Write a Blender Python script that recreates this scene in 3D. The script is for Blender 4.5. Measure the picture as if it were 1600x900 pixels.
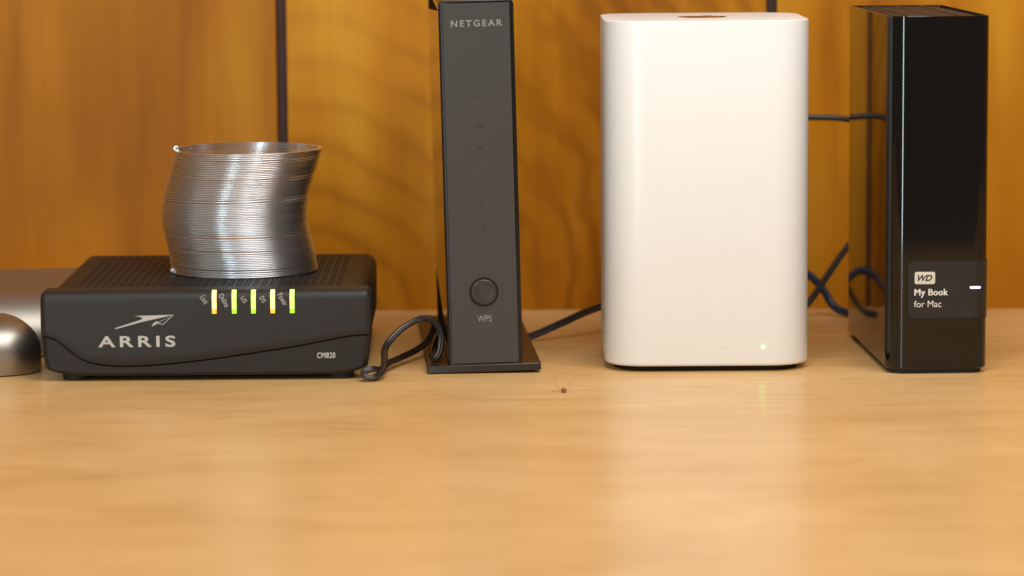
import bpy, bmesh, math, random
from mathutils import Vector, Matrix
R = math.radians
PI = math.pi
sc = bpy.context.scene
for o in list(bpy.data.objects):
    bpy.data.objects.remove(o)
C = bpy.data.collections.new('desk_scene'); sc.collection.children.link(C)

# ------------------------------------------------------------------ camera
cd = bpy.data.cameras.new('camera'); cam = bpy.data.objects.new('camera', cd); C.objects.link(cam)
cd.sensor_width = 36.0
cd.lens = 5203.4 / 1600 * 36
cd.clip_start = 0.05; cd.clip_end = 60
cam.matrix_world = Matrix.Translation((0, -1.57957, 0.23399)) @ Matrix.Rotation(PI/2 - 0.1214142, 4, 'X') @ Matrix.Rotation(-0.0066185, 4, 'Z')
cd.dof.use_dof = True; cd.dof.focus_distance = 1.61; cd.dof.aperture_fstop = 7.0; cd.dof.aperture_blades = 8
sc.camera = cam

# ------------------------------------------------------------------ light
w = bpy.data.worlds.new('World'); sc.world = w; w.use_nodes = True
bg = w.node_tree.nodes['Background']
bg.inputs[0].default_value = (1.0, 0.90, 0.78, 1); bg.inputs[1].default_value = 0.16

def area(name, loc, target, sx, sy, power, col):
    l = bpy.data.lights.new(name, 'AREA'); l.shape = 'RECTANGLE'; l.size = sx; l.size_y = sy
    l.energy = power; l.color = col
    o = bpy.data.objects.new(name, l); C.objects.link(o); o.location = loc
    d = Vector(target) - Vector(loc); o.rotation_euler = d.to_track_quat('-Z', 'Y').to_euler()
    return o
area('window_light', (-0.85, -2.5, 0.45), (0, 0, 0.08), 0.16, 2.2, 29, (0.80, 0.95, 1.0))
area('ceiling_light', (0.65, -1.45, 1.65), (0.0, 0.05, 0.05), 2.3, 0.9, 29, (1.0, 0.945, 0.89))
area('room_light', (-1.6, -0.9, 1.3), (0, 0.1, 0.05), 1.2, 1.0, 5, (1.0, 0.88, 0.76))
area('overhead_light', (0.15, -0.28, 0.80), (0.10, -0.20, 0.0), 0.5, 0.35, 3.9, (1.0, 0.94, 0.88))
sc.view_settings.view_transform = 'Standard'; sc.view_settings.look = 'None'
sc.view_settings.exposure = 0.0; sc.view_settings.gamma = 1
try: sc.view_settings.use_curve_mapping = False
except Exception: pass

# ------------------------------------------------------------------ materials
def mat(name, col, rough=0.5, metal=0.0, coat=0.0, coat_rough=0.1, emit=None, estr=0, spec=0.5,
        noise=None, bump=None, aniso=0.0):
    m = bpy.data.materials.new(name); m.use_nodes = True
    nt = m.node_tree; b = nt.nodes['Principled BSDF']
    b.inputs['Base Color'].default_value = (*col, 1); b.inputs['Roughness'].default_value = rough
    b.inputs['Metallic'].default_value = metal; b.inputs['Coat Weight'].default_value = coat
    b.inputs['Coat Roughness'].default_value = coat_rough; b.inputs['Specular IOR Level'].default_value = spec
    b.inputs['Anisotropic'].default_value = aniso
    if emit:
        b.inputs['Emission Color'].default_value = (*emit, 1); b.inputs['Emission Strength'].default_value = estr
    if noise:                                   # (scale, colour 2, roughness spread)
        tc = nt.nodes.new('ShaderNodeTexCoord'); n = nt.nodes.new('ShaderNodeTexNoise')
        n.inputs['Scale'].default_value = noise[0]; n.inputs['Detail'].default_value = 4
        nt.links.new(tc.outputs['Object'], n.inputs['Vector'])
        mx = nt.nodes.new('ShaderNodeMix'); mx.data_type = 'RGBA'
        mx.inputs['A'].default_value = (*col, 1); mx.inputs['B'].default_value = (*noise[1], 1)
        nt.links.new(n.outputs['Fac'], mx.inputs['Factor']); nt.links.new(mx.outputs['Result'], b.inputs['Base Color'])
        mr = nt.nodes.new('ShaderNodeMapRange'); mr.inputs['To Min'].default_value = max(0.02, rough - noise[2]); mr.inputs['To Max'].default_value = rough + noise[2]
        nt.links.new(n.outputs['Fac'], mr.inputs['Value']); nt.links.new(mr.outputs['Result'], b.inputs['Roughness'])
    if bump:                                    # (scale, strength, distance)
        tc = nt.nodes.new('ShaderNodeTexCoord'); n = nt.nodes.new('ShaderNodeTexNoise')
        n.inputs['Scale'].default_value = bump[0]; n.inputs['Detail'].default_value = 3
        nt.links.new(tc.outputs['Object'], n.inputs['Vector'])
        bp = nt.nodes.new('ShaderNodeBump'); bp.inputs['Strength'].default_value = bump[1]; bp.inputs['Distance'].default_value = bump[2]
        nt.links.new(n.outputs['Fac'], bp.inputs['Height']); nt.links.new(bp.outputs['Normal'], b.inputs['Normal'])
    return m

def ramp(nt, src, stops):
    r = nt.nodes.new('ShaderNodeValToRGB'); e = r.color_ramp.elements
    while len(e) < len(stops): e.new(0.5)
    for k, (p, c) in enumerate(stops): e[k].position = p; e[k].color = (*c, 1)
    nt.links.new(src, r.inputs['Fac']); return r.outputs['Color']

def mixc(nt, mode, fac, a, b):
    mx = nt.nodes.new('ShaderNodeMix'); mx.data_type = 'RGBA'; mx.blend_type = mode
    if isinstance(fac, float): mx.inputs['Factor'].default_value = fac
    else: nt.links.new(fac, mx.inputs['Factor'])
    nt.links.new(a, mx.inputs['A'])
    if isinstance(b, tuple): mx.inputs['B'].default_value = (*b, 1)
    else: nt.links.new(b, mx.inputs['B'])
    return mx.outputs['Result']

def wall_wood(name, seed, figured, tone=(1.0, 1.0, 1.0)):
    m = bpy.data.materials.new(name); m.use_nodes = True
    nt = m.node_tree; b = nt.nodes['Principled BSDF']
    tc = nt.nodes.new('ShaderNodeTexCoord')
    def mapping(scale, rot=(0, 0, 0)):
        mp = nt.nodes.new('ShaderNodeMapping'); mp.inputs['Scale'].default_value = scale
        mp.inputs['Location'].default_value = (seed*3.1, 0, seed*1.7); mp.inputs['Rotation'].default_value = rot
        nt.links.new(tc.outputs['Object'], mp.inputs['Vector']); return mp.outputs['Vector']
    def noise(vec, scale, detail=4, rough=0.5, dist=0.0):
        n = nt.nodes.new('ShaderNodeTexNoise'); n.inputs['Scale'].default_value = scale; n.inputs['Detail'].default_value = detail
        n.inputs['Roughness'].default_value = rough; n.inputs['Distortion'].default_value = dist
        nt.links.new(vec, n.inputs['Vector']); return n.outputs['Fac']
    big = noise(mapping((1, 1, 0.28)), 17, 3)
    col = ramp(nt, big, [(p_, tuple(c_*t_ for c_, t_ in zip(k_, tone))) for p_, k_ in ((0.28, (0.36, 0.125, 0.0038)), (0.52, (0.50, 0.200, 0.0068)), (0.75, (0.62, 0.305, 0.022)))])
    fine = noise(mapping((1, 1, 0.035)), 210, 5, 0.6)
    g = ramp(nt, fine, [(0.3, (0.84, 0.80, 0.74)), (0.7, (1.06, 1.06, 1.05))])
    col = mixc(nt, 'MULTIPLY', 0.5, col, g)
    # growth-ring lines: bands that wander up the board
    wv = nt.nodes.new('ShaderNodeTexWave'); wv.wave_type = 'BANDS' if not figured else 'RINGS'
    if figured: wv.rings_direction = 'Y'
    wv.wave_profile = 'SIN'
    if figured:
        mp = nt.nodes.new('ShaderNodeMapping'); mp.inputs['Location'].default_value = figured[0]; mp.inputs['Scale'].default_value = figured[1]
        mp.inputs['Rotation'].default_value = (0, figured[2], 0)
        nt.links.new(tc.outputs['Object'], mp.inputs['Vector']); vv = mp.outputs['Vector']
        wv.inputs['Scale'].default_value = 17; wv.inputs['Distortion'].default_value = 9.0; wv.inputs['Detail Scale'].default_value = 0.45
    else:
        vv = mapping((1, 1, 0.16)); wv.inputs['Scale'].default_value = 9; wv.inputs['Distortion'].default_value = 7; wv.inputs['Detail Scale'].default_value = 2.0
    wv.inputs['Detail'].default_value = 2.5
    nt.links.new(vv, wv.inputs['Vector'])
    ln = ramp(nt, wv.outputs['Fac'], [(0.0, (0.66, 0.56, 0.46)), (0.25, (0.88, 0.84, 0.8)), (0.7, (1, 1, 1))])
    patch = noise(mapping((1, 1, 0.5)), 11, 2)
    pr = nt.nodes.new('ShaderNodeMapRange'); pr.inputs['From Min'].default_value = 0.38; pr.inputs['From Max'].default_value = 0.66
    pr.inputs['To Min'].default_value = 0.02; pr.inputs['To Max'].default_value = 0.75 if not figured else 0.65
    nt.links.new(patch, pr.inputs['Value'])
    col = mixc(nt, 'MULTIPLY', pr.outputs['Result'], col, ln)
    nt.links.new(col, b.inputs['Base Color'])
    b.inputs['Roughness'].default_value = 0.5; b.inputs['Specular IOR Level'].default_value = 0.15; b.inputs['Coat Weight'].default_value = 0.03; b.inputs['Coat Roughness'].default_value = 0.4
    if figured:                                  # a darker band of heartwood wanders up this board
        sx = nt.nodes.new('ShaderNodeSeparateXYZ'); nt.links.new(tc.outputs['Object'], sx.inputs[0])
        n2 = noise(mapping((1, 1, 0.6)), 9, 4, 0.6)
        ma = nt.nodes.new('ShaderNodeMath'); ma.operation = 'MULTIPLY_ADD'; ma.inputs[1].default_value = 0.10
        nt.links.new(n2, ma.inputs[0]); nt.links.new(sx.outputs[0], ma.inputs[2])
        hr = ramp(nt, ma.outputs[0], [(0.045, (1, 1, 1)), (0.085, (0.80, 0.74, 0.70)), (0.125, (0.72, 0.64, 0.60)), (0.19, (0.92, 0.90, 0.88))])
        col = mixc(nt, 'MULTIPLY', 1.0, col, hr)
        w2 = nt.nodes.new('ShaderNodeTexWave'); w2.wave_type = 'RINGS'; w2.rings_direction = 'Y'
        m2 = nt.nodes.new('ShaderNodeMapping'); m2.inputs['Location'].default_value = (0.07, 0, 0.03); m2.inputs['Scale'].default_value = (1.0, 1, 0.62)
        nt.links.new(tc.outputs['Object'], m2.inputs['Vector']); nt.links.new(m2.outputs['Vector'], w2.inputs['Vector'])
        w2.inputs['Scale'].default_value = 17; w2.inputs['Distortion'].default_value = 13; w2.inputs['Detail'].default_value = 3; w2.inputs['Detail Scale'].default_value = 0.8; w2.inputs['Detail Roughness'].default_value = 0.62
        l2 = ramp(nt, w2.outputs['Fac'], [(0.0, (0.76, 0.68, 0.60)), (0.5, (0.95, 0.93, 0.92)), (1.0, (1.06, 1.06, 1.06))])
        mk = nt.nodes.new('ShaderNodeMapRange'); mk.inputs['From Min'].default_value = 0.03; mk.inputs['From Max'].default_value = 0.09; mk.inputs['To Max'].default_value = 0.85
        nt.links.new(ma.outputs[0], mk.inputs['Value'])
        col = mixc(nt, 'MULTIPLY', mk.outputs['Result'], col, l2); nt.links.new(col, b.inputs['Base Color'])
    bp = nt.nodes.new('ShaderNodeBump'); bp.inputs['Strength'].default_value = 0.25; bp.inputs['Distance'].default_value = 0.0003
    nt.links.new(fine, bp.inputs['Height']); nt.links.new(bp.outputs['Normal'], b.inputs['Normal'])
    return m

def table_wood():
    m = bpy.data.materials.new('birch_table'); m.use_nodes = True
    nt = m.node_tree; b = nt.nodes['Principled BSDF']
    tc = nt.nodes.new('ShaderNodeTexCoord')
    def noise(s, scale, detail=4, rough=0.5, dist=0.0, loc=(0, 0, 0)):
        mp = nt.nodes.new('ShaderNodeMapping'); mp.inputs['Scale'].default_value = s; mp.inputs['Location'].default_value = loc
        nt.links.new(tc.outputs['Object'], mp.inputs['Vector'])
        n = nt.nodes.new('ShaderNodeTexNoise'); n.inputs['Scale'].default_value = scale; n.inputs['Detail'].default_value = detail
        n.inputs['Roughness'].default_value = rough; n.inputs['Distortion'].default_value = dist
        nt.links.new(mp.outputs['Vector'], n.inputs['Vector']); return n.outputs['Fac']
    big = noise((1, 1.3, 1), 9, 3, 0.55, 0.4)
    col = ramp(nt, big, [(0.25, (0.65, 0.388, 0.146)), (0.5, (0.72, 0.450, 0.184)), (0.78, (0.77, 0.51, 0.235))])
    st = noise((0.30, 1, 1), 34, 5, 0.58, 0.5, (1, 2, 0))
    g = ramp(nt, st, [(0.28, (0.80, 0.70, 0.58)), (0.5, (0.98, 0.96, 0.93)), (0.72, (1.07, 1.08, 1.08))])
    col = mixc(nt, 'MULTIPLY', 0.32, col, g)
    fine = noise((0.07, 1, 1), 300, 5, 0.70)
    g2 = ramp(nt, fine, [(0.3, (0.80, 0.72, 0.62)), (0.55, (1, 1, 1))])
    col = mixc(nt, 'MULTIPLY', 0.62, col, g2)
    mid = noise((0.16, 1, 1), 105, 6, 0.68, 0.6, (5, 1, 0))
    g4 = ramp(nt, mid, [(0.30, (0.74, 0.64, 0.52)), (0.48, (0.97, 0.95, 0.92)), (0.70, (1.06, 1.07, 1.08))])
    col = mixc(nt, 'MULTIPLY', 0.55, col, g4)
    # short dark pores
    vo = noise((0.10, 1, 1), 900, 1, 0.4, 0, (3, 3, 0))
    g3 = ramp(nt, vo, [(0.70, (1, 1, 1)), (0.80, (0.62, 0.50, 0.38))])
    col = mixc(nt, 'MULTIPLY', 0.6, col, g3)
    nt.links.new(col, b.inputs['Base Color'])
    b.inputs['Roughness'].default_value = 0.55
    b.inputs['Coat Weight'].default_value = 0.44
    mr = nt.nodes.new('ShaderNodeMapRange'); mr.inputs['To Min'].default_value = 0.15; mr.inputs['To Max'].default_value = 0.31
    nt.links.new(st, mr.inputs['Value']); nt.links.new(mr.outputs['Result'], b.inputs['Coat Roughness'])
    bp = nt.nodes.new('ShaderNodeBump'); bp.inputs['Strength'].default_value = 0.3; bp.inputs['Distance'].default_value = 0.00012
    nt.links.new(fine, bp.inputs['Height']); nt.links.new(bp.outputs['Normal'], b.inputs['Normal'])
    return m

def glossy_black(name, col, rough, specks, speck_scale=420):
    m = mat(name, col, rough, spec=0.5, bump=(30, 0.02, 0.002))
    nt = m.node_tree; b = nt.nodes['Principled BSDF']
    tc = nt.nodes.new('ShaderNodeTexCoord')
    vo = nt.nodes.new('ShaderNodeTexVoronoi'); vo.inputs['Scale'].default_value = speck_scale; vo.inputs['Randomness'].default_value = 1
    nt.links.new(tc.outputs['Object'], vo.inputs['Vector'])
    lt = nt.nodes.new('ShaderNodeMath'); lt.operation = 'LESS_THAN'; lt.inputs[1].default_value = 0.07; nt.links.new(vo.outputs['Distance'], lt.inputs[0])
    sp = nt.nodes.new('ShaderNodeSeparateColor'); nt.links.new(vo.outputs['Color'], sp.inputs[0])
    gt = nt.nodes.new('ShaderNodeMath'); gt.operation = 'GREATER_THAN'; gt.inputs[1].default_value = 1 - specks; nt.links.new(sp.outputs[0], gt.inputs[0])
    mu = nt.nodes.new('ShaderNodeMath'); mu.operation = 'MULTIPLY'; nt.links.new(lt.outputs[0], mu.inputs[0]); nt.links.new(gt.outputs[0], mu.inputs[1])
    mx = nt.nodes.new('ShaderNodeMix'); mx.data_type = 'RGBA'; mx.inputs['A'].default_value = (*col, 1); mx.inputs['B'].default_value = (0.12, 0.11, 0.10, 1)
    nt.links.new(mu.outputs[0], mx.inputs['Factor']); nt.links.new(mx.outputs['Result'], b.inputs['Base Color'])
    mr = nt.nodes.new('ShaderNodeMath'); mr.operation = 'MULTIPLY_ADD'; mr.inputs[1].default_value = 0.6; mr.inputs[2].default_value = rough
    nt.links.new(mu.outputs[0], mr.inputs[0]); nt.links.new(mr.outputs[0], b.inputs['Roughness'])
    return m

M = {
 'table': table_wood(),
 'board_a': wall_wood('board_straight_grain', 1.0, None, (0.80, 0.735, 0.62)),
 'board_b': wall_wood('board_figured_grain', 2.3, ((0.11, 0, 0.02), (1.0, 1, 0.8), 0.0)),
 'board_c': wall_wood('board_plain_grain', 4.1, None),
 'groove': mat('groove_brown', (0.075, 0.028, 0.022), 0.7, noise=(40, (0.045, 0.016, 0.012), 0.05)),
 'floor': mat('floor_dark', (0.10, 0.07, 0.05), 0.7, noise=(8, (0.13, 0.09, 0.06), 0.05)),
 'modem': mat('modem_plastic', (0.0110, 0.0085, 0.0070), 0.50, spec=0.36, bump=(2600, 0.35, 0.00008), noise=(60, (0.017, 0.0135, 0.011), 0.04)),
 'modem_front': mat('modem_front_plastic', (0.0150, 0.0130, 0.0115), 0.46, spec=0.36, bump=(2400, 0.45, 0.0001), noise=(500, (0.022, 0.0195, 0.0175), 0.05)),
 'rubber': mat('rubber_black', (0.012, 0.011, 0.010), 0.7, noise=(200, (0.02, 0.018, 0.016), 0.05)),
 'slot': mat('slot_black', (0.004, 0.004, 0.004), 0.9),
 'print': mat('print_silver', (0.44, 0.43, 0.40), 0.45, noise=(300, (0.50, 0.485, 0.455), 0.05)),
 'print_white': mat('print_white', (0.72, 0.68, 0.62), 0.5),
 'print_grey': mat('print_grey', (0.26, 0.255, 0.24), 0.45),
 'print_dim': mat('print_dim', (0.028, 0.026, 0.023), 0.45),
 'green': mat('led_green', (0.30, 0.6, 0.05), 0.3, emit=(0.30, 1.0, 0.012), estr=0.9),
 'amber': mat('led_amber', (0.6, 0.4, 0.05), 0.3, emit=(1.0, 0.42, 0.03), estr=0.95),
 'green_core': mat('led_green_core', (0.6, 0.7, 0.2), 0.3, emit=(0.56, 0.98, 0.10), estr=1.05),
 'amber_core': mat('led_amber_core', (0.8, 0.6, 0.3), 0.3, emit=(1.0, 0.72, 0.22), estr=1.1),
 'router_gloss': glossy_black('router_gloss', (0.006, 0.005, 0.005), 0.04, 0.02),
 'router_frame': mat('router_frame', (0.007, 0.005, 0.005), 0.22),
 'router_face': mat('router_face', (0.038, 0.036, 0.0325), 0.42, bump=(3000, 0.30, 0.00006), noise=(700, (0.050, 0.046, 0.041), 0.05)),
 'router_base': mat('router_base', (0.012, 0.010, 0.009), 0.30, noise=(90, (0.030, 0.024, 0.019), 0.12)),
 'button': mat('button_plastic', (0.020, 0.020, 0.020), 0.28, noise=(150, (0.05, 0.05, 0.048), 0.10)),
 'white': mat('white_plastic', (0.765, 0.765, 0.755), 0.34,  noise=(6, (0.775, 0.77, 0.755), 0.02)),
 'white_top': mat('white_top_plastic', (0.83, 0.815, 0.79), 0.35),
 'logo': mat('logo_mirror', (0.30, 0.27, 0.24), 0.12, metal=0.9),
 'airport_led': mat('green_pinpoint', (0.5, 0.9, 0.5), 0.3, emit=(0.02, 1.0, 0.10), estr=75),
 'scuff': mat('scuff_grey', (0.35, 0.32, 0.30), 0.7),
 'drive': glossy_black('drive_gloss', (0.0038, 0.0025, 0.0018), 0.075, 0.04, 650),
 'drive_vent': mat('drive_vent', (0.030, 0.024, 0.019), 0.35, noise=(80, (0.045, 0.036, 0.028), 0.05)),
 'plaque': mat('plaque_satin', (0.0125, 0.0105, 0.0090), 0.42, noise=(200, (0.017, 0.0145, 0.0125), 0.05)),
 'white_led': mat('white_led', (0.9, 0.9, 1.0), 0.3, emit=(0.50, 0.45, 1.0), estr=1.7),
 'badge': mat('badge_cream', (0.62, 0.57, 0.48), 0.45),
 'ink': mat('ink_black', (0.015, 0.012, 0.012), 0.5),
 'steel': mat('spring_steel', (0.80, 0.82, 0.85), 0.28, metal=1.0),
 'satin': mat('satin_aluminium', (0.42, 0.39, 0.35), 0.42, metal=1.0, noise=(1500, (0.38, 0.35, 0.31), 0.05), bump=(1800, 0.15, 0.00005)),
 'cord': mat('cord_black', (0.016, 0.012, 0.010), 0.33, noise=(120, (0.024, 0.018, 0.015), 0.08)),
 'cable': mat('cable_grey_black', (0.018, 0.018, 0.018), 0.42, noise=(120, (0.026, 0.025, 0.024), 0.08)),
 'blue': mat('cable_blue', (0.012, 0.028, 0.066), 0.45, noise=(120, (0.016, 0.036, 0.085), 0.06)),
 'seed': mat('seed_brown', (0.16, 0.035, 0.02), 0.35, noise=(900, (0.30, 0.09, 0.05), 0.1)),
 'facet': mat('facet_dark', (0.012, 0.010, 0.009), 0.9, spec=0.05),
 'fibre': mat('fibre_brown', (0.16, 0.09, 0.05), 0.6),
}

# ------------------------------------------------------------------ helpers
def obj(name, me, m=None, parent=None, smooth=False, loc=None):
    if isinstance(me, bmesh.types.BMesh):
        bm = me; me = bpy.data.meshes.new(name); bmesh.ops.recalc_face_normals(bm, faces=bm.faces); bm.to_mesh(me); bm.free()
    o = bpy.data.objects.new(name, me); C.objects.link(o)
    if m: me.materials.append(M[m])
    if parent: o.parent = parent
    if loc: o.location = loc
    if smooth:
        for p in me.polygons: p.use_smooth = True
        if smooth is not True:
            me.set_sharp_from_angle(angle=R(smooth))
    return o

def thing(name, label, cat, loc, rot=(0, 0, 0), group=None):
    o = bpy.data.objects.new(name, None); C.objects.link(o); o.empty_display_size = 0.02
    o.location = loc; o.rotation_euler = rot; o['label'] = label; o['category'] = cat
    if group: o['group'] = group
    return o

def box(bm, x0, x1, y0, y1, z0, z1):
    v = [bm.verts.new((x, y, z)) for z in (z0, z1) for y in (y0, y1) for x in (x0, x1)]
    for f in ((0, 2, 3, 1), (4, 5, 7, 6), (0, 1, 5, 4), (2, 6, 7, 3), (0, 4, 6, 2), (1, 3, 7, 5)):
        bm.faces.new([v[i] for i in f])
    return bm

def bbox(x0, x1, y0, y1, z0, z1, bev=0.0, seg=2):
    bm = bmesh.new(); box(bm, x0, x1, y0, y1, z0, z1)
    if bev: bmesh.ops.bevel(bm, geom=list(bm.edges), offset=bev, segments=seg, affect='EDGES', profile=0.5)
    return bm

def outline(w, d, radii, n=10, e=2.0):
    """Rounded rectangle x in [0,w], y in [0,d]; radii for corners (front-left, front-right, back-right, back-left)."""
    pts = []
    for (cx, cy, sx, sy, a0), r in zip(((0, 0, 1, 1, 180), (w, 0, -1, 1, 270), (w, d, -1, -1, 0), (0, d, 1, -1, 90)), radii):
        ox, oy = cx + sx*r, cy + sy*r
        for k in range(n + 1):
            a = R(a0 + 90*k/n); c, s = math.cos(a), math.sin(a)
            c = math.copysign(abs(c)**(2/e), c); s = math.copysign(abs(s)**(2/e), s)
            pts.append((ox + r*c, oy + r*s))
    return pts

def loft(w, d, radii, levels, n=10, e=2.0, cap0=True, cap1=True):
    """levels: (z, inset); every loop is the rounded outline moved inward by inset."""
    bm = bmesh.new(); loops = []
    for z, ins in levels:
        rr = [max(r - ins, 1e-5) for r in radii]
        ol = outline(w - 2*ins, d - 2*ins, rr, n, e)
        loops.append([bm.verts.new((x + ins, y + ins, z)) for x, y in ol])
    N = len(loops[0])
    for a, b in zip(loops, loops[1:]):
        for i in range(N):
            bm.faces.new((a[i], a[(i+1) % N], b[(i+1) % N], b[i]))
    if cap0: bm.faces.new(loops[0][::-1])
    if cap1: bm.faces.new(loops[-1])
    return bm

def rnd(z, r, n=5, up=True):
    """levels for a rounded rim of radius r that ends at z."""
    out = []
    for k in range(n + 1):
        a = PI/2*k/n
        out.append((z - r + r*math.sin(a) if up else z + r - r*math.sin(a), r - r*math.cos(a)))
    return out if up else out[::-1]

def cyl(bm, c, axis, r0, r1, h, n=24, levels=None):
    """lathe around axis ('Y' or 'Z') from c; levels: list of (t along axis, radius)."""
    levels = levels or [(0, r0), (h, r1)]
    loops = []
    for t, r in levels:
        L = []
        for i in range(n):
            a = 2*PI*i/n
            p = (c[0] + r*math.cos(a), c[1] + r*math.sin(a), c[2] + t) if axis == 'Z' else (c[0] + r*math.cos(a), c[1] + t, c[2] + r*math.sin(a))
            L.append(bm.verts.new(p))
        loops.append(L)
    for a, b in zip(loops, loops[1:]):
        for i in range(n): bm.faces.new((a[i], a[(i+1) % n], b[(i+1) % n], b[i]))
    bm.faces.new(loops[0][::-1]); bm.faces.new(loops[-1])
    return bm

def spline(pts, per=10):
    P = [Vector(p) for p in pts]; P = [2*P[0] - P[1]] + P + [2*P[-1] - P[-2]]; out = []
    for i in range(1, len(P) - 2):
        for k in range(per):
            t = k/per; a, b, c, d = P[i-1], P[i], P[i+1], P[i+2]
            out.append(0.5*((2*b) + (c - a)*t + (2*a - 5*b + 4*c - d)*t*t + (3*b - a - 3*c + d)*t**3))
    out.append(P[-2]); return out

def sweep(pts, prof, twist=0.0, per=10, up=(0, 0, 1)):
    """sweep a closed 2D profile (side, up) along a spline."""
    S = spline(pts, per); bm = bmesh.new(); loops = []; side = None
    for i, p in enumerate(S):
        t = (S[min(i+1, len(S)-1)] - S[max(i-1, 0)]).normalized()
        if side is None: side = t.cross(Vector(up)).normalized()
        side = (side - t*side.dot(t)).normalized(); u = side.cross(t).normalized()
        a = twist*i/len(S); s2 = side*math.cos(a) + u*math.sin(a); u2 = u*math.cos(a) - side*math.sin(a)
        loops.append([bm.verts.new(p + s2*x + u2*y) for x, y in prof])
    n = len(prof)
    for a, b in zip(loops, loops[1:]):
        for i in range(n): bm.faces.new((a[i], a[(i+1) % n], b[(i+1) % n], b[i]))
    bm.faces.new(loops[0][::-1]); bm.faces.new(loops[-1])
    return bm

def circle(r, n=10): return [(r*math.cos(2*PI*i/n), r*math.sin(2*PI*i/n)) for i in range(n)]
def twin(r, n=7):
    """figure-of-eight section of a two-core flat cord, long axis upright."""
    p = [(r*math.cos(a), r*0.95 + r*math.sin(a)) for a in [R(-55 + 290*i/n) for i in range(n + 1)]]
    q = [(-x, -y) for x, y in p]
    return p + q

def text(name, body, m, parent, cx, cz, w, h, y, bold=0.0, depth=0.0001, rot=0.0, shear=0.0, gap=1.0):
    """flat lettering lying in the x-z plane in front of surface y, fitted to w x h about (cx, cz)."""
    cu = bpy.data.curves.new(name, 'FONT'); cu.body = body; cu.offset = bold; cu.resolution_u = 4; cu.extrude = 0.001; cu.shear = shear; cu.space_character = gap
    to = bpy.data.objects.new('tmp', cu); C.objects.link(to)
    me = bpy.data.meshes.new_from_object(to); bpy.data.objects.remove(to); bpy.data.curves.remove(cu)
    xs = [v.co.x for v in me.vertices]; ys = [v.co.y for v in me.vertices]
    x0, x1, y0, y1 = min(xs), max(xs), min(ys), max(ys); c, s = math.cos(rot), math.sin(rot)
    for v in me.vertices:
        a = (v.co.x - (x0+x1)/2)/(x1-x0)*w; b = (v.co.y - (y0+y1)/2)/(y1-y0)*h; fr = v.co.z > 0
        v.co = (cx + a*c - b*s, y - (depth if fr else -0.00002), cz + a*s + b*c)
    me.name = name
    return obj(name, me, m, parent)

def poly(name, pts, m, parent, y, depth=0.0001):
    """flat printed shape in the x-z plane."""
    bm = bmesh.new(); a = [bm.verts.new((x, y - depth, z)) for x, z in pts]; b = [bm.verts.new((x, y + 0.00002, z)) for x, z in pts]
    f = bm.faces.new(a); bm.faces.new(b[::-1]); n = len(a)
    for i in range(n): bm.faces.new((a[i], b[i], b[(i+1) % n], a[(i+1) % n]))
    bmesh.ops.triangulate(bm, faces=[x for x in bm.faces if len(x.verts) > 4], ngon_method='EAR_CLIP')
    return obj(name, bm, m, parent)

# ------------------------------------------------------------------ setting
g = obj('floor', bbox(-3, 3, -4, 0.6, -0.80, -0.75), 'floor'); g['kind'] = 'structure'
t = obj('tabletop_surface', bbox(-1.2, 1.2, -0.55, 0.262, -0.03, 0.0, 0.0015), 'table'); t['kind'] = 'structure'
wall = bpy.data.objects.new('wall', None); C.objects.link(wall); wall['kind'] = 'structure'
wall.location = (0, 0.2379, 0); wall.rotation_euler = (0, 0, R(-1.56))
obj('backing', bbox(-1.3, 1.3, 0.006, 0.02, -0.2, 1.0), 'groove', wall)
pitch, gx, gw = 0.2673, -0.1252, 0.0058
for k in range(-3, 5):
    x0 = gx + (k-1)*pitch + gw/2; x1 = gx + k*pitch - gw/2
    mm = {0: 'board_a', 1: 'board_b', 2: 'board_c'}.get(k, ('board_c', 'board_a')[k % 2])
    obj('wall_board', bbox(x0, x1, 0.0, 0.0055, -0.2, 1.0, 0.0006), mm, wall)

# ------------------------------------------------------------------ cable modem
md = thing('cable_modem', 'black box modem with five lit amber and green windows, under the coiled steel spring', 'modem', (-0.1450, -0.0160, 0), (0, 0, R(0.6)))
W2 = 0.0762
bw, bd, zt, rr = 0.1524, 0.166, 0.0400, 0.006
bm = loft(bw, bd, [rr]*4, [(0.0010, 0.0075), (0.0016, 0.0062), (0.0060, 0.0030), (0.0120, 0.0004), (0.0150, 0)] + rnd(zt, rr, 6), 6, cap1=False)
# perforated deck: the inner rectangle is a grid whose slot cells are sunk
def deck(bm, x0, x1, y0, y1, z):
    xs = [x0]; kinds = []
    x = x0 + 0.0062
    while x + 0.0030 < x1 - 0.0050:
        xs += [x, x + 0.0009, x + 0.0015, x + 0.0024]; kinds += [0, 1, 0, 1]; x += 0.00402
    xs.append(x1); kinds.append(0)
    ys = [y0]; ky = []; y = y0 + 0.0130
    while y + 0.0016 < y1 - 0.006:
        ys += [y, y + 0.0014]; ky += [0, 1]; y += 0.0024
    ys.append(y1); ky.append(0)
    vt = {}
    def V(i, j, q=0):
        if (i, j, q) not in vt: vt[i, j, q] = bm.verts.new((xs[i], ys[j], z - 0.0012*q))
        return vt[i, j, q]
    for i, a in enumerate(kinds):
        for j, b in enumerate(ky):
            if a and b:
                c = [bm.verts.new((xs[i+p], ys[j+q], z - 0.0012)) for p, q in ((0, 0), (1, 0), (1, 1), (0, 1))]
                r = [V(i, j), V(i+1, j), V(i+1, j+1), V(i, j+1)]
                f = bm.faces.new(c); f.material_index = 1
                for k in range(4):
                    f = bm.faces.new((r[k], r[(k+1) % 4], c[(k+1) % 4], c[k])); f.material_index = 1
            else: bm.faces.new((V(i, j), V(i+1, j), V(i+1, j+1), V(i, j+1)))
deck(bm, rr, bw - rr, rr, bd - rr, zt)
for v in bm.verts: v.co.x -= bw/2; v.co.y += 0.0012
me = bpy.data.meshes.new('body'); bm.to_mesh(me); bm.free()
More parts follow.
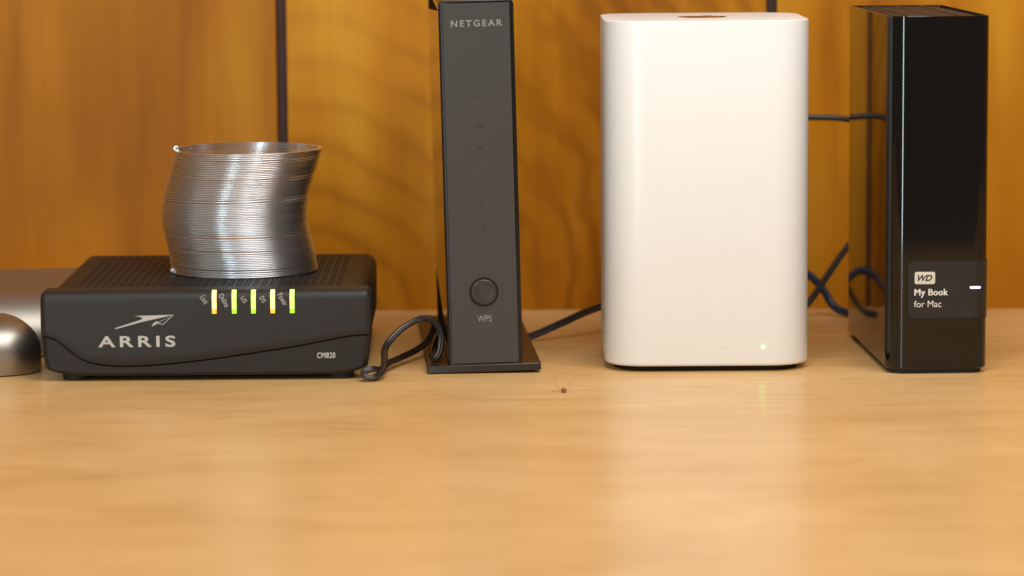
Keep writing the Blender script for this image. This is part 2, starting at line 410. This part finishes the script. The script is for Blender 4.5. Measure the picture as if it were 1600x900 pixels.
o = obj('body', me, 'modem', md, 40); me.materials.append(M['slot'])
# side vents on the right flank
bm = bmesh.new()
for k in range(9):
    y = 0.022 + k*0.014; box(bm, bw/2 - 0.0005, bw/2 + 0.00015, y, y + 0.004, 0.014, 0.031)
obj('side_vent', bm, 'slot', md)
# front bezel with its wave-shaped lower edge
def seam(x):
    X = x*1000 + 146 - 146.0
    P = [(-79, 20.0), (-75, 19.6), (-71, 18.2), (-66, 14.2), (-61, 10.2), (-55, 7.4), (-46, 5.9), (-36, 5.6), (-22, 6.2), (0, 8.4), (22, 11.4), (42, 14.4), (58, 17.4), (66, 18.9), (71, 19.4), (79, 20.0)]
    for (a, p), (b, q) in zip(P, P[1:]):
        if a <= X <= b:
            s = (X - a)/(b - a)
            i = P.index((a, p)); m0 = (q - P[i-1][1])/(b - P[i-1][0]) if i > 0 else (q-p)/(b-a)
            m1 = (P[i+2][1] - p)/(P[i+2][0] - a) if i + 2 < len(P) else (q-p)/(b-a); h = b - a
            return ((2*s**3-3*s*s+1)*p + (s**3-2*s*s+s)*h*m0 + (-2*s**3+3*s*s)*q + (s**3-s*s)*h*m1)/1000
    return 0.02
HW, TOP, RC, RT = 0.0783, 0.0412, 0.0032, 0.0042
def bez(x):
    e = HW - abs(x); k = RC - math.sqrt(max(RC*RC - (RC - min(e, RC))**2, 0))
    return k                                            # how far the front falls back near the ends
def bez_front_y(x, z):
    """y of bezel surface at x, z."""
    k = bez(x); top = TOP - k*0.9
    y = -0.0022 + k
    if z > top - RT: y += RT - math.sqrt(max(RT*RT - (z - top + RT)**2, 0))
    return y
bm = bmesh.new(); cols = []
xsn = [-HW + RC*(1 - math.cos(PI/2*k/8)) for k in range(8)]
nx = 120
xs = xsn + [(-HW + RC) + (2*(HW-RC))*k/nx for k in range(nx+1)] + [-v for v in xsn[::-1]]
for x in xs:
    k = bez(x); top = TOP - k*0.9; sz = seam(x); col = []
    col.append((x, 0.010, sz)); col.append((x, -0.0022 + k + 0.0006, sz)); col.append((x, -0.0022 + k + 0.0002, sz + 0.0001)); col.append((x, -0.0022 + k, sz + 0.0005))
    for s in range(1, 8): col.append((x, -0.0022 + k, sz + 0.0005 + (top - RT - sz - 0.0005)*s/7))
    for s in range(1, 8):
        a = PI/2*s/7; col.append((x, -0.0022 + k + RT*(1 - math.cos(a)), top - RT + RT*math.sin(a)))
    col.append((x, 0.014, top))
    cols.append([bm.verts.new(p) for p in col])
for a, b in zip(cols, cols[1:]):
    for i in range(len(a)-1): bm.faces.new((a[i], b[i], b[i+1], a[i+1]))
bm.faces.new(cols[0]); bm.faces.new(cols[-1][::-1])
for a, b in zip(cols, cols[1:]): bm.faces.new((a[-1], b[-1], b[0], a[0]))
obj('front_bezel', bm, 'modem_front', md, 35)
# lower skirt of the front, below the seam, set back half a millimetre
bm = bmesh.new(); cols = []
for x in xs:
    k = bez(x); sz = seam(x) - 0.0004; col = []
    low = 0.0006 + 0.0036*(1 - math.cos((x/HW)**6*PI/2))
    y = -0.0014 + k
    if abs(x) > HW - 1e-4: y += 0
    for yy, zz in ((0.010, sz), (y + 0.0004, sz), (y, sz - 0.0003), (y, sz*0.5 + low*0.5), (y, low + 0.0015), (y + 0.0012, low), (0.010, low - 0.0006)): col.append((x*(0.9985 - 0.035*(1 - max(zz, 0.0001)/sz)**1.5*(abs(x)/HW)), yy, max(zz, 0.0001)))
    cols.append([bm.verts.new(p) for p in col])
for a, b in zip(cols, cols[1:]):
    for i in range(len(a)): bm.faces.new((a[i], b[i], b[(i+1) % len(a)], a[(i+1) % len(a)]))
bm.faces.new(cols[0]); bm.faces.new(cols[-1][::-1])
obj('lower_front', bm, 'modem', md, 35)
for fx in (-0.0630, 0.0630):
    for fy in (0.009, 0.150):
        bm = cyl(bmesh.new(), (fx, fy, 0), 'Z', 0, 0, 0, 28, [(0, 0.0056), (0.0004, 0.0062), (0.0026, 0.0066), (0.0042, 0.0066)])
        obj('foot', bm, 'rubber', md, 35)
# five lit windows that bend over the bezel's top edge
for i, (lx, cm) in enumerate(((-0.0363-0.0318+0.0723, 'amber'), (0.0136, 'green'), (0.0227, 'green'), (0.0318, 'amber'), (0.0410, 'green'))):
    def strip(x0, x1, z0, z1, off, back):
        bm = bmesh.new(); loops = []
        n = 14
        for k in range(n+1):
            z = z0 + (z1-z0)*k/n; y = bez_front_y(0, z)
            # outward normal in the y-z plane
            if z > TOP - RT: ny = -(math.sqrt(max(RT*RT-(z-TOP+RT)**2, 0)))/RT; nz = (z-TOP+RT)/RT
            else: ny, nz = -1, 0
            loops.append([bm.verts.new(p) for p in ((x0, y+ny*off, z+nz*off), (x1, y+ny*off, z+nz*off), (x1, y-ny*back, z-nz*back), (x0, y-ny*back, z-nz*back))])
        for a, b in zip(loops, loops[1:]):
            for j in range(4): bm.faces.new((a[j], a[(j+1) % 4], b[(j+1) % 4], b[j]))
        bm.faces.new(loops[0][::-1]); bm.faces.new(loops[-1]); return bm
    zb, zu = 0.0302, 0.04105
    fr = obj('indicator_window', strip(lx-0.00140, lx+0.00140, zb-0.0005, zu, 0.00008, 0.0004), 'slot', md, 35)
    fr['label'] = 'amber lit indicator window' if cm == 'amber' else 'green lit indicator window'
    obj('lens', strip(lx-0.00108, lx+0.00108, zb, zb+0.0022, 0.0004, 0.0003), cm, fr, 35)
    obj('lens', strip(lx-0.00108, lx+0.00108, zb+0.0022, zu-0.0002, 0.0004, 0.0003), cm + '_core', fr, 35)
yb = -0.00222
text('lettering', 'ARRIS', 'print', md, -0.0327, 0.0172, 0.0365, 0.0054, yb, bold=0.022, gap=1.35)
# paper-plane arrow above the word
def P(px, py): return (px/1000, py/1000)
X = lambda u: -0.1968 + 0.146 + (u - 585)/3.75/3.288*0.001       # photo-zoom column to metres on the bezel
Zc = lambda v: 0.0191 - (v - 557)/3.75/3.288*0.001
EP = [(682, 501), (686, 506), (850, 463), (1026, 425), (835, 453), (845, 444), (832, 436), (798, 430)]
bm = bmesh.new(); ev = [bm.verts.new((X(a), yb - 0.0001, Zc(b))) for a, b in EP]
for q in ((0, 1, 2, 4), (4, 2, 3, 5), (5, 3, 7, 6)): bm.faces.new([ev[k] for k in q])
ef = bmesh.ops.extrude_face_region(bm, geom=list(bm.faces))
for v in [g_ for g_ in ef['geom'] if isinstance(g_, bmesh.types.BMVert)]: v.co.y += 0.00013
obj('emblem', bm, 'print', md)
poly('emblem', [(X(1024), Zc(425)), (X(896), Zc(494)), (X(905), Zc(476)), (X(925), Zc(462)), (X(940), Zc(466)), (X(900), Zc(490)), (X(936), Zc(469))], 'print', md, yb - 0.00003)
def stroke(name, pts, wd, m, parent, y):
    bm = bmesh.new()
    for (a, b) in zip(pts, pts[1:]):
        a = Vector((a[0], 0, a[1])); b = Vector((b[0], 0, b[1])); d = (b-a).normalized()*wd/2; n = Vector((-d.z, 0, d.x))
        v = [bm.verts.new((p.x, y - q, p.z)) for q in (0.0001, -0.00002) for p in (a+n-d, b+n+d, b-n+d, a-n-d)]
        bm.faces.new(v[:4]); bm.faces.new(v[4:][::-1])
        for i in range(4): bm.faces.new((v[i], v[4+i], v[4+(i+1) % 4], v[(i+1) % 4]))
    return obj(name, bm, m, parent)
stroke('emblem', [(X(1024), Zc(425)), (X(962), Zc(482)), (X(925), Zc(472)), (X(900), Zc(490))], 0.00028, 'print', md, yb)
text('lettering', 'CM820', 'print_white', md, 0.0567, 0.0098, 0.0086, 0.0026, yb + 0.0008, bold=0.0, gap=1.1)
for s, cx, cz, wd in (('Link', -0.0004, 0.0372, 0.0042), ('Online', 0.0089, 0.0369, 0.0066), ('US', 0.0182, 0.0372, 0.0030), ('DS', 0.0272, 0.0372, 0.0030), ('Power', 0.0366, 0.0371, 0.0062)):
    text('lettering', s, 'print', md, cx, cz - 0.0004, wd, 0.0022 if s in ('US', 'DS') else 0.0026, yb, bold=0.0, gap=1.1, rot=R(-60))

for ch in md.children:                                  # the case stands on its feet
    if not ch.name.startswith('foot'): ch.location.z += 0.0020
# ------------------------------------------------------------------ slinky on the modem
sl = thing('coil_spring_toy', 'silver steel coil spring toy, leaning and stacked, standing on the black modem', 'toy', (-0.1331, 0.0715, 0.0420))
def centre(f):
    """lean of the coil stack along its height (0 bottom, 1 top)."""
    pts = [(0, 0.0000, 0.0), (0.15, -0.0016, 0.001), (0.40, -0.0050, 0.002), (0.62, -0.0040, 0.002), (0.85, 0.0004, 0.0008), (1, 0.0030, 0.0)]
    for (a, x0, y0), (b, x1, y1) in zip(pts, pts[1:]):
        if a <= f <= b + 1e-9:
            i = [p[0] for p in pts].index(a); t = (f-a)/(b-a)
            def tan(j):
                j0, j1 = max(j-1, 0), min(j+1, len(pts)-1); return (pts[j1][1]-pts[j0][1])/(pts[j1][0]-pts[j0][0])
            h = b - a
            return ((2*t**3-3*t*t+1)*x0 + (t**3-2*t*t+t)*h*tan(i) + (-2*t**3+3*t*t)*x1 + (t**3-t*t)*h*tan(i+1), y0+(y1-y0)*t)
    return (0.004, 0)
random.seed(7)
TURNS, SEG, RO, WW, HH = 66, 150, 0.0363, 0.0024, 0.0622
gaps = [1.0]*TURNS
for i in range(TURNS): gaps[i] += random.uniform(-0.07, 0.07)
for i in (3, 13, 20, 21, 31, 39, 40, 51, 61): gaps[i] += random.uniform(0.25, 0.6)
tot = sum(gaps); acc = [0]
for g_ in gaps: acc.append(acc[-1] + g_/tot)
th = 0.00067
PROF = [(0.00026*(math.cos(R(q)) - 1) + 0.00012, th*0.40*math.sin(R(q))) for q in (-80, -50, -18, 18, 50, 80)] + [(-WW, th*0.38), (-WW, -th*0.38)]
bm = bmesh.new(); prev = None
def ringpt(q):
    i = min(int(q), TURNS-1); return acc[i] + (acc[i+1]-acc[i])*(q-i)
jit = [(random.uniform(-1, 1)*0.00022, random.uniform(-1, 1)*0.00022) for _ in range(TURNS+2)]
for s in range(TURNS*SEG + 1):
    q = s/SEG; f = ringpt(q); a = 2*PI*q + R(185)
    cx, cy = centre(f); i = int(q); u = q - i
    cx += jit[i][0]*(1-u) + jit[i+1][0]*u; cy += jit[i][1]*(1-u) + jit[i+1][1]*u
    z = 0.0006 + f*(HH - 0.0012)
    # stack tips slightly: one side a touch open where the lean turns
    z += 0.0006*math.cos(a - R(200))*math.sin(f*PI*2)*0.5
    L = []
    for dr, dz in PROF:
        r = RO + dr; L.append(bm.verts.new((cx + r*math.cos(a), cy + r*math.sin(a), z + dz)))
    if prev:
        for k in range(8): bm.faces.new((prev[k], prev[(k+1) % 8], L[(k+1) % 8], L[k]))
    prev = L
obj('coil', bm, 'steel', sl, 75)
def crimp(x, y, z, ang):
    bm = bmesh.new()
    cyl(bm, (0, 0, 0), 'Y', 0, 0, 0, 14, [(-0.0022, 0.0012), (-0.0021, 0.0014), (0.0021, 0.0014), (0.0022, 0.0012)])
    o = obj('end_crimp', bm, 'steel', sl, 50); o.location = (x, y, z); o.rotation_euler = (0, 0, ang)
c = centre(1.0); crimp(c[0] + RO*math.cos(R(190)), c[1] + RO*math.sin(R(190)), HH - 0.0002, R(10))
c = centre(0.0); crimp(c[0] + RO*math.cos(R(196)), c[1] + RO*math.sin(R(196)), 0.0016, R(16))

# ------------------------------------------------------------------ satin metal stand, left edge
ms = thing('metal_stand', 'satin silver metal stand with rounded edges, cut by the left edge of the photo', 'stand', (-0.262, 0.035, 0))
def bar(bm, p0, p1, r, endr, squash=1.0, n=36):
    p0, p1 = Vector(p0), Vector(p1); d = (p1-p0); L = d.length; d.normalize(); s = d.cross(Vector((0, 0, 1))).normalized(); u = s.cross(d)
    lv = [(0, 0.98)] + [(L - endr + endr*math.sin(PI/2*k/10), (1 - endr/r) + endr/r*math.cos(PI/2*k/10)) for k in range(11)]
    loops = []
    for t_, k in lv:
        loops.append([bm.verts.new(p0 + d*t_ + s*r*squash*max(k, 0.01)*math.cos(2*PI*i/n) + u*r*max(k, 0.01)*math.sin(2*PI*i/n)) for i in range(n)])
    for a, b in zip(loops, loops[1:]):
        for i in range(n): bm.faces.new((a[i], a[(i+1) % n], b[(i+1) % n], b[i]))
    bm.faces.new(loops[0][::-1]); bm.faces.new(loops[-1]); return bm
bm = loft(0.12, 0.050, [0.003, 0.020, 0.020, 0.003], [(0.0006, 0.0004), (0.0012, 0)] + [(0.0272 - 0.0170 + 0.0170*math.sin(PI/2*k/12), 0.0198*(1 - math.cos(PI/2*k/12))) for k in range(13)], 14)
bmesh.ops.rotate(bm, verts=bm.verts, cent=(0.12, 0, 0), matrix=Matrix.Rotation(R(17), 3, 'Z'))
for v in bm.verts: v.co += Vector((-0.12 + 0.0385, -0.030, 0))
obj('foot', bm, 'satin', ms, 50)
prof = [(0.0085, 0.0010), (0.0080, 0.0090)]
for k in range(17):
    a = PI - (PI/2 - 0.12)*k/16; prof.append((0.0480 + 0.0400*math.cos(a), 0.0095 + 0.0262*math.sin(a)))
prof += [(0.070, 0.0378), (0.073, 0.0372), (0.074, 0.0350), (0.074, 0.0010)]
bm = bmesh.new(); A = [bm.verts.new((-0.12, y, z)) for y, z in prof]; B = [bm.verts.new((0.0385, y + 0.022, z)) for y, z in prof]
n = len(prof); bm.faces.new(A); bm.faces.new(B[::-1])
for i in range(n): bm.faces.new((A[i], A[(i+1) % n], B[(i+1) % n], B[i]))
obj('back_plate', bm, 'satin', ms, 40)

# ------------------------------------------------------------------ router
rt = thing('wireless_router', 'tall slim charcoal router on a flat base, round push button on its front', 'router', (-0.0406, -0.0015, 0.0003), (0, R(-1.15), R(3.1)))
obj('base', loft(0.0545, 0.188, [0.001]*4, [(0, 0.0003), (0.0003, 0), (0.0032, 0), (0.0035, 0.0003)], 3), 'router_base', rt, 35)
BX, BW_, BD_, BZ, BH = 0.0107, 0.0346, 0.160, 0.0036, 0.1742
bm = loft(BW_, BD_, [0.0005]*4, [(BZ, 0), (BZ+BH-0.0005, 0), (BZ+BH, 0.0004)], 3)
for v in bm.verts: v.co.x += BX; v.co.y += 0.0006
obj('frame', bm, 'router_frame', rt, 35)
# glossy side panels
def side_panel(x0, x1):
    bm = bmesh.new(); box(bm, x0, x1, 0.0030, 0.0006 + BD_ - 0.002, BZ + 0.0015, BZ + BH - 0.0015)
    bmesh.ops.bevel(bm, geom=list(bm.edges), offset=0.00015, segments=2, affect='EDGES', profile=0.5); return bm
obj('side_panel', side_panel(BX - 0.0006, BX + 0.0004), 'router_gloss', rt)
obj('side_panel', side_panel(BX + BW_ - 0.0004, BX + BW_ + 0.0006), 'router_gloss', rt)
# dark corner facets on the left flank
def facet(pts):
    bm = bmesh.new(); a = [bm.verts.new((BX - 0.0007, y, z)) for y, z in pts]; b = [bm.verts.new((BX - 0.0004, y, z)) for y, z in pts]
    bm.faces.new(a); bm.faces.new(b[::-1])
    for i in range(3): bm.faces.new((a[i], b[i], b[(i+1) % 3], a[(i+1) % 3]))
    return bm
zt_ = BZ + BH - 0.002
obj('corner_facet', facet([(0.158, zt_ + 0.002), (0.158, zt_ - 0.0075), (0.008, zt_ - 0.003)]), 'facet', rt)
obj('corner_facet', facet([(0.158, 0.032), (0.158, BZ + 0.002), (0.010, BZ + 0.010)]), 'facet', rt)
fx0, fx1, fz0, fz1 = BX + 0.0014, BX + BW_ - 0.0015, BZ + 0.0008, BZ + BH - 0.0016
obj('front_panel', bbox(fx0, fx1, 0.0002, 0.003, fz0, fz1, 0.00015), 'router_face', rt)
fy = 0.0002
fcx = (fx0 + fx1)/2
text('lettering', 'NETGEAR', 'print_grey', rt, fcx + 0.0001, 0.1668, 0.0244, 0.0031, fy, bold=0.016, gap=1.3)
text('lettering', 'WPS', 'print_grey', rt, fcx + 0.0000, 0.0258, 0.0068, 0.0031, fy, bold=0.0)
bm = cyl(bmesh.new(), (fcx, 0, 0.0386), 'Y', 0, 0, 0, 48, [(-0.00005, 0.0068), (-0.00022, 0.00685), (-0.00022, 0.0070), (0.0004, 0.0070)][::1])
o = obj('wps_ring', bm, 'router_frame', rt, 30)
bm = cyl(bmesh.new(), (fcx, 0, 0.0386), 'Y', 0, 0, 0, 48, [(-0.0006, 0.0015), (-0.0007, 0.0035), (-0.00105, 0.0052), (-0.0010, 0.0058), (-0.0006, 0.0061), (0.0003, 0.0061)])
bt = obj('wps_button', bm, 'button', rt, True)
# faint unlit symbols
stroke('symbol', [(fcx - 0.0005, 0.0958), (fcx + 0.0002, 0.0964), (fcx + 0.0002, 0.0929)], 0.00032, 'print_dim', rt, fy + 0.00006)
for s, z in (('2', 0.0822), ('3', 0.0704)):
    text('symbol', s, 'print_dim', rt, fcx + 0.0002, z, 0.0022, 0.0036, fy, bold=0.0, depth=0.00005)
def arc(cx, cz, r, a0, a1, n=18): return [(cx + r*math.cos(R(a0 + (a1-a0)*k/n)), cz + r*math.sin(R(a0 + (a1-a0)*k/n))) for k in range(n+1)]
yy = fy + 0.00006
stroke('symbol', arc(fcx - 0.0004, 0.1325, 0.0020, 120, 420), 0.0003, 'print_dim', rt, yy)
stroke('symbol', [(fcx - 0.0004, 0.1335), (fcx - 0.0004, 0.1352)], 0.0003, 'print_dim', rt, yy)
stroke('symbol', arc(fcx - 0.0002, 0.1190, 0.0020, 190, 350), 0.0003, 'print_dim', rt, yy)
stroke('symbol', [(fcx - 0.0002, 0.1182), (fcx - 0.0002, 0.1206)], 0.0003, 'print_dim', rt, yy)
bm = cyl(bmesh.new(), (fcx + 0.0001, 0, 0.1076), 'Y', 0, 0, 0, 12, [(fy - 0.00005, 0.0005), (fy + 0.0001, 0.0005)]); obj('symbol', bm, 'print_dim', rt)
for a in (-1, 1):
    stroke('symbol', arc(fcx + 0.0001, 0.1076, 0.0012, 90 - a*90 - 35, 90 - a*90 + 35, 6), 0.00028, 'print_dim', rt, yy)

# ------------------------------------------------------------------ white tower base station
wt = thing('base_station', 'tall white rounded square tower with a tiny green light, between router and black drive', 'base station', (0.0938, 0, 0), (0, 0, R(0.0)))
S, RCN = 0.0982, 0.0205
bm = loft(S, S, [RCN]*4, [(0.0028, 0.0014), (0.0030, 0.0008), (0.0035, 0.0002), (0.0042, 0)] + rnd(0.168, 0.0006, 3), 16, 2.25)
for v in bm.verts: v.co.x -= S/2
obj('shell', bm, 'white', wt, 40)
bm = loft(S - 0.010, S - 0.010, [RCN - 0.004]*4, [(0, 0.001), (0.0004, 0), (0.0031, 0)], 12, 2.25)
for v in bm.verts: v.co.x -= (S - 0.010)/2; v.co.y += 0.005
obj('base_plate', bm, 'slot', wt, 40)
# fruit-shaped emblem inlaid in the top
half = [(0.0, -0.43), (0.10, -0.47), (0.22, -0.46), (0.33, -0.36), (0.42, -0.18), (0.45, 0.02), (0.42, 0.20), (0.33, 0.31), (0.20, 0.34), (0.08, 0.31), (0.0, 0.27)]
right = []
for p in spline([(x, y, 0) for x, y in half], 4):
    x, y = p.x, p.y; dx, dy = x - 0.50, y - 0.06; rr_ = math.hypot(dx, dy)
    if rr_ < 0.19: x, y = 0.50 + dx/rr_*0.19, 0.06 + dy/rr_*0.19
    right.append((x, y))
left = [(-p.x, p.y) for p in spline([(x, y, 0) for x, y in half], 4)][::-1]
leaf = [(0.0, 0.36), (0.02, 0.47), (0.10, 0.56), (0.20, 0.60), (0.19, 0.50), (0.12, 0.41)]
for shape in (right + left[1:-1], leaf):
    bm = bmesh.new(); q = 0.027
    a = [bm.verts.new((x*q, S/2 + y*q - 0.001, 0.16806)) for x, y in shape]; b = [bm.verts.new((v.co.x, v.co.y, 0.1679)) for v in a]
    bm.faces.new(a); bm.faces.new(b[::-1]); n = len(a)
    for i in range(n): bm.faces.new((a[i], b[i], b[(i+1) % n], a[(i+1) % n]))
    bmesh.ops.triangulate(bm, faces=[f for f in bm.faces if len(f.verts) > 4], ngon_method='EAR_CLIP')
    obj('emblem', bm, 'logo', wt)
bm = cyl(bmesh.new(), (0.0262, 0, 0.0118), 'Y', 0, 0, 0, 16, [(-0.00012, 0.0004), (0.0003, 0.0004)]); obj('status_light', bm, 'airport_led', wt)
bm = cyl(bmesh.new(), (0.0082, 0, 0.0114), 'Y', 0, 0, 0, 7, [(-0.00006, 0.0003), (0.0003, 0.0004)]); obj('scuff', bm, 'scuff', wt)

# ------------------------------------------------------------------ black external drive
dr = thing('external_drive', 'glossy black upright hard drive with a white strip light, rightmost on the table', 'hard drive', (0.1782, -0.0116, 0), (0, 0, R(2.0)))
DW, DD, DH = 0.0482, 0.139, 0.1700
rad = [0.0095, 0.0075, 0.003, 0.003]
bm = loft(DW, DD, rad, [(0.0022, 0.0008), (0.0030, 0.0), (DH - 0.0002, 0), (DH, 0.0002), (DH, 0.0010), (DH - 0.0014, 0.0011)], 14, cap0=True, cap1=True)
obj('shell', bm, 'drive', dr, 40)
bm = loft(DW - 0.004, DD - 0.006, [0.007, 0.006, 0.002, 0.002], [(0, 0.0006), (0.0003, 0), (0.0026, 0)], 8)
for v in bm.verts: v.co.x += 0.002; v.co.y += 0.003
obj('base_plate', bm, 'rubber', dr, 40)
# top grille: cross slats between three lengthwise ribs
bm = bmesh.new(); y = 0.0095
while y < DD - 0.004:
    box(bm, 0.0045, DW - 0.0045, y, y + 0.0011, DH - 0.0016, DH - 0.0006); y += 0.0025
obj('vent_slats', bm, 'drive_vent', dr)['kind'] = 'stuff'
for x in (0.0120, 0.0240, 0.0360):
    obj('vent_rib', bbox(x - 0.0005, x + 0.0005, 0.004, DD - 0.003, DH - 0.0015, DH - 0.0001, 0.0002), 'drive_vent', dr)
# plaque that starts on the flat front and wraps round the right corner
ol = outline(DW, DD, rad, 14)
path = []                                              # (point, outward normal) from the flat front round the right corner
for k in range(41): path.append((Vector((0.0098 + (DW - rad[1] - 0.0098)*k/40, 0.0)), Vector((0, -1))))
for k in range(1, 15):
    a = R(270 + 90*k/14*0.97); n_ = Vector((math.cos(a), math.sin(a))); path.append((Vector((DW - rad[1], rad[1])) + n_*rad[1], n_))
def plaque(grow, off, z0, z1, rc, m, name):
    bm = bmesh.new(); s = 0; rows = []; lastp = None
    pts = [(path[0][0] - Vector((grow, 0)), path[0][1])] + [(path[0][0] - Vector((grow, 0))*(1 - k/6), path[0][1]) for k in range(1, 6)] + path
    for p, n_ in pts:
        if lastp is not None: s += (p - lastp).length
        lastp = p; kk = rc - math.sqrt(max(rc*rc - max(rc - s, 0)**2, 0)); q = p + n_*off; qi = p - n_*0.0003
        a, b = z0 - grow + kk, z1 + grow - kk
        rows.append([bm.verts.new((q.x, q.y, a)), bm.verts.new((q.x, q.y, b)), bm.verts.new((qi.x, qi.y, b)), bm.verts.new((qi.x, qi.y, a))])
    for a, b in zip(rows, rows[1:]):
        for i in range(4): bm.faces.new((a[i], b[i], b[(i+1) % 4], a[(i+1) % 4]))
    bm.faces.new(rows[0]); bm.faces.new(rows[-1][::-1])
    return obj(name, bm, m, dr, 40)
PZ0, PZ1 = 0.0268, 0.0540
plaque(0.0004, 0.00012, PZ0, PZ1, 0.0030, 'slot', 'plaque_groove')
pl = plaque(0.0, 0.00028, PZ0, PZ1, 0.0028, 'plaque', 'plaque')
py = -0.0003
bm = loft(0.0097, 0.0058, [0.0009]*4, [(0, 0), (0.0003, 0), (0.00035, 0.0001)], 5)
bmesh.ops.rotate(bm, verts=bm.verts, cent=(0, 0, 0), matrix=Matrix.Rotation(PI/2, 3, 'X'))
for v in bm.verts: v.co += Vector((0.0128, py + 0.0001, 0.0432))
bdg = obj('badge', bm, 'badge', dr)
text('logo_letters', 'WD', 'ink', bdg, 0.0177, 0.0461, 0.0070, 0.0030, py - 0.00022, bold=0.03, shear=0.35)
text('lettering', 'My Book', 'print_white', dr, 0.0206, 0.0388, 0.0158, 0.0041, py, gap=1.06)
text('lettering', 'My Book', 'print_white', dr, 0.02085, 0.0388, 0.0158, 0.0041, py - 0.00001, gap=1.06)
text('lettering', 'for Mac', 'print_white', dr, 0.0191, 0.0337, 0.0130, 0.0031, py, bold=-0.004)
bm = loft(0.0052, 0.0011, [0.00055]*4, [(0, 0), (0.0003, 0)], 6)
bmesh.ops.rotate(bm, verts=bm.verts, cent=(0, 0, 0), matrix=Matrix.Rotation(PI/2, 3, 'X'))
for v in bm.verts: v.co += Vector((0.0395 - 0.0004, py + 0.0000, 0.0408))
obj('strip_light', bm, 'white_led', dr)

# ------------------------------------------------------------------ cords and cables
def loose(name, pts, prof, m, label, cat, twist=0.0, up=(0, 0, 1), per=12):
    o = obj(name, sweep(pts, prof, twist, per, up), m, None, 60)
    o['label'] = label; o['category'] = cat; return o
loose('power_cord', [(-0.0400, 0.118, 0.0052), (-0.0385, 0.075, 0.0075), (-0.0372, 0.045, 0.0120), (-0.0385, 0.026, 0.0105), (-0.0394, 0.014, 0.0080), (-0.0380, 0.009, 0.0058), (-0.0352, 0.009, 0.0095), (-0.0345, 0.015, 0.0170),
      (-0.0375, 0.022, 0.0220), (-0.0425, 0.026, 0.0236), (-0.0490, 0.026, 0.0215), (-0.0565, 0.022, 0.0165), (-0.0615, 0.014, 0.0105),
      (-0.0612, -0.002, 0.0070), (-0.0618, -0.0150, 0.0040), (-0.0648, -0.0225, 0.0022), (-0.0692, -0.0238, 0.0022), (-0.0700, -0.0212, 0.0046), (-0.0655, -0.0185, 0.0054), (-0.0628, -0.0080, 0.0036), (-0.0598, 0.008, 0.0042),
      (-0.0540, 0.030, 0.0040), (-0.0470, 0.048, 0.0052), (-0.0425, 0.062, 0.0075), (-0.0405, 0.095, 0.0095), (-0.0420, 0.135, 0.0080)],
      twin(0.00086), 'cord', 'black two-core power cord looped on the table between modem and router', 'cord', 0.9)
loose('black_cable', [(-0.004, 0.112, 0.0016), (0.0040, 0.110, 0.0020), (0.0110, 0.112, 0.0032), (0.0260, 0.120, 0.0085), (0.0400, 0.132, 0.0130), (0.0560, 0.15, 0.0150), (0.074, 0.17, 0.010)],
      twin(0.0010), 'cable', 'black cable rising from the table between router base and white tower', 'cable', 0.5)
loose('black_cable', [(0.120, 0.185, 0.1060), (0.142, 0.198, 0.1083), (0.160, 0.2, 0.1078), (0.178, 0.198, 0.1070), (0.190, 0.188, 0.1035), (0.196, 0.170, 0.090), (0.197, 0.150, 0.075), (0.197, 0.128, 0.070)],
      circle(0.0016, 12), 'cable', 'upper black cable crossing level from behind white tower to the drive', 'cable')
loose('black_cable', [(0.140, 0.190, 0.0020), (0.152, 0.196, 0.0030), (0.160, 0.199, 0.0085), (0.170, 0.201, 0.0225), (0.180, 0.203, 0.0365), (0.192, 0.205, 0.050), (0.20, 0.20, 0.062)],
      circle(0.0018, 12), 'cable', 'black cable slanting up between white tower and drive, crossing the blue one', 'cable')
loose('network_cable', [(0.120, 0.188, 0.0060), (0.138, 0.200, 0.0200), (0.152, 0.208, 0.0240), (0.161, 0.210, 0.0215), (0.1685, 0.209, 0.0135), (0.174, 0.205, 0.0050), (0.182, 0.195, 0.0026), (0.20, 0.18, 0.0026), (0.23, 0.185, 0.0026)],
      circle(0.0022, 14), 'blue', 'blue network cable curving down to the table behind the white tower', 'cable')

# ------------------------------------------------------------------ seed husk on the table
sd = thing('seed_husk', 'tiny reddish brown dried seed husk with hair-thin fibres on the open table', 'seed', (0.0236, -0.0615, 0))
bm = bmesh.new(); bmesh.ops.create_icosphere(bm, subdivisions=3, radius=0.0014)
random.seed(3)
for v in bm.verts:
    v.co *= 1 + 0.22*math.sin(v.co.x*2300 + 1)*math.cos(v.co.z*1900) + random.uniform(-0.05, 0.05); v.co.z *= 0.85; v.co.z += 0.0011; v.co.z = max(v.co.z, 0)
obj('husk', bm, 'seed', sd, True)
for pts in ([(-0.001, 0, 0.001), (-0.0030, 0.003, 0.0020), (-0.0038, 0.008, 0.0040), (-0.0040, 0.012, 0.0070)],
            [(0.0012, 0, 0.001), (0.0030, 0.003, 0.0020), (0.0030, 0.006, 0.0040)],
            [(-0.001, 0, 0.0004), (-0.0035, 0.0015, 0.0003), (-0.0060, 0.0020, 0.0003)]):
    obj('fibre', sweep(pts, circle(0.00008, 5)), 'fibre', sd)
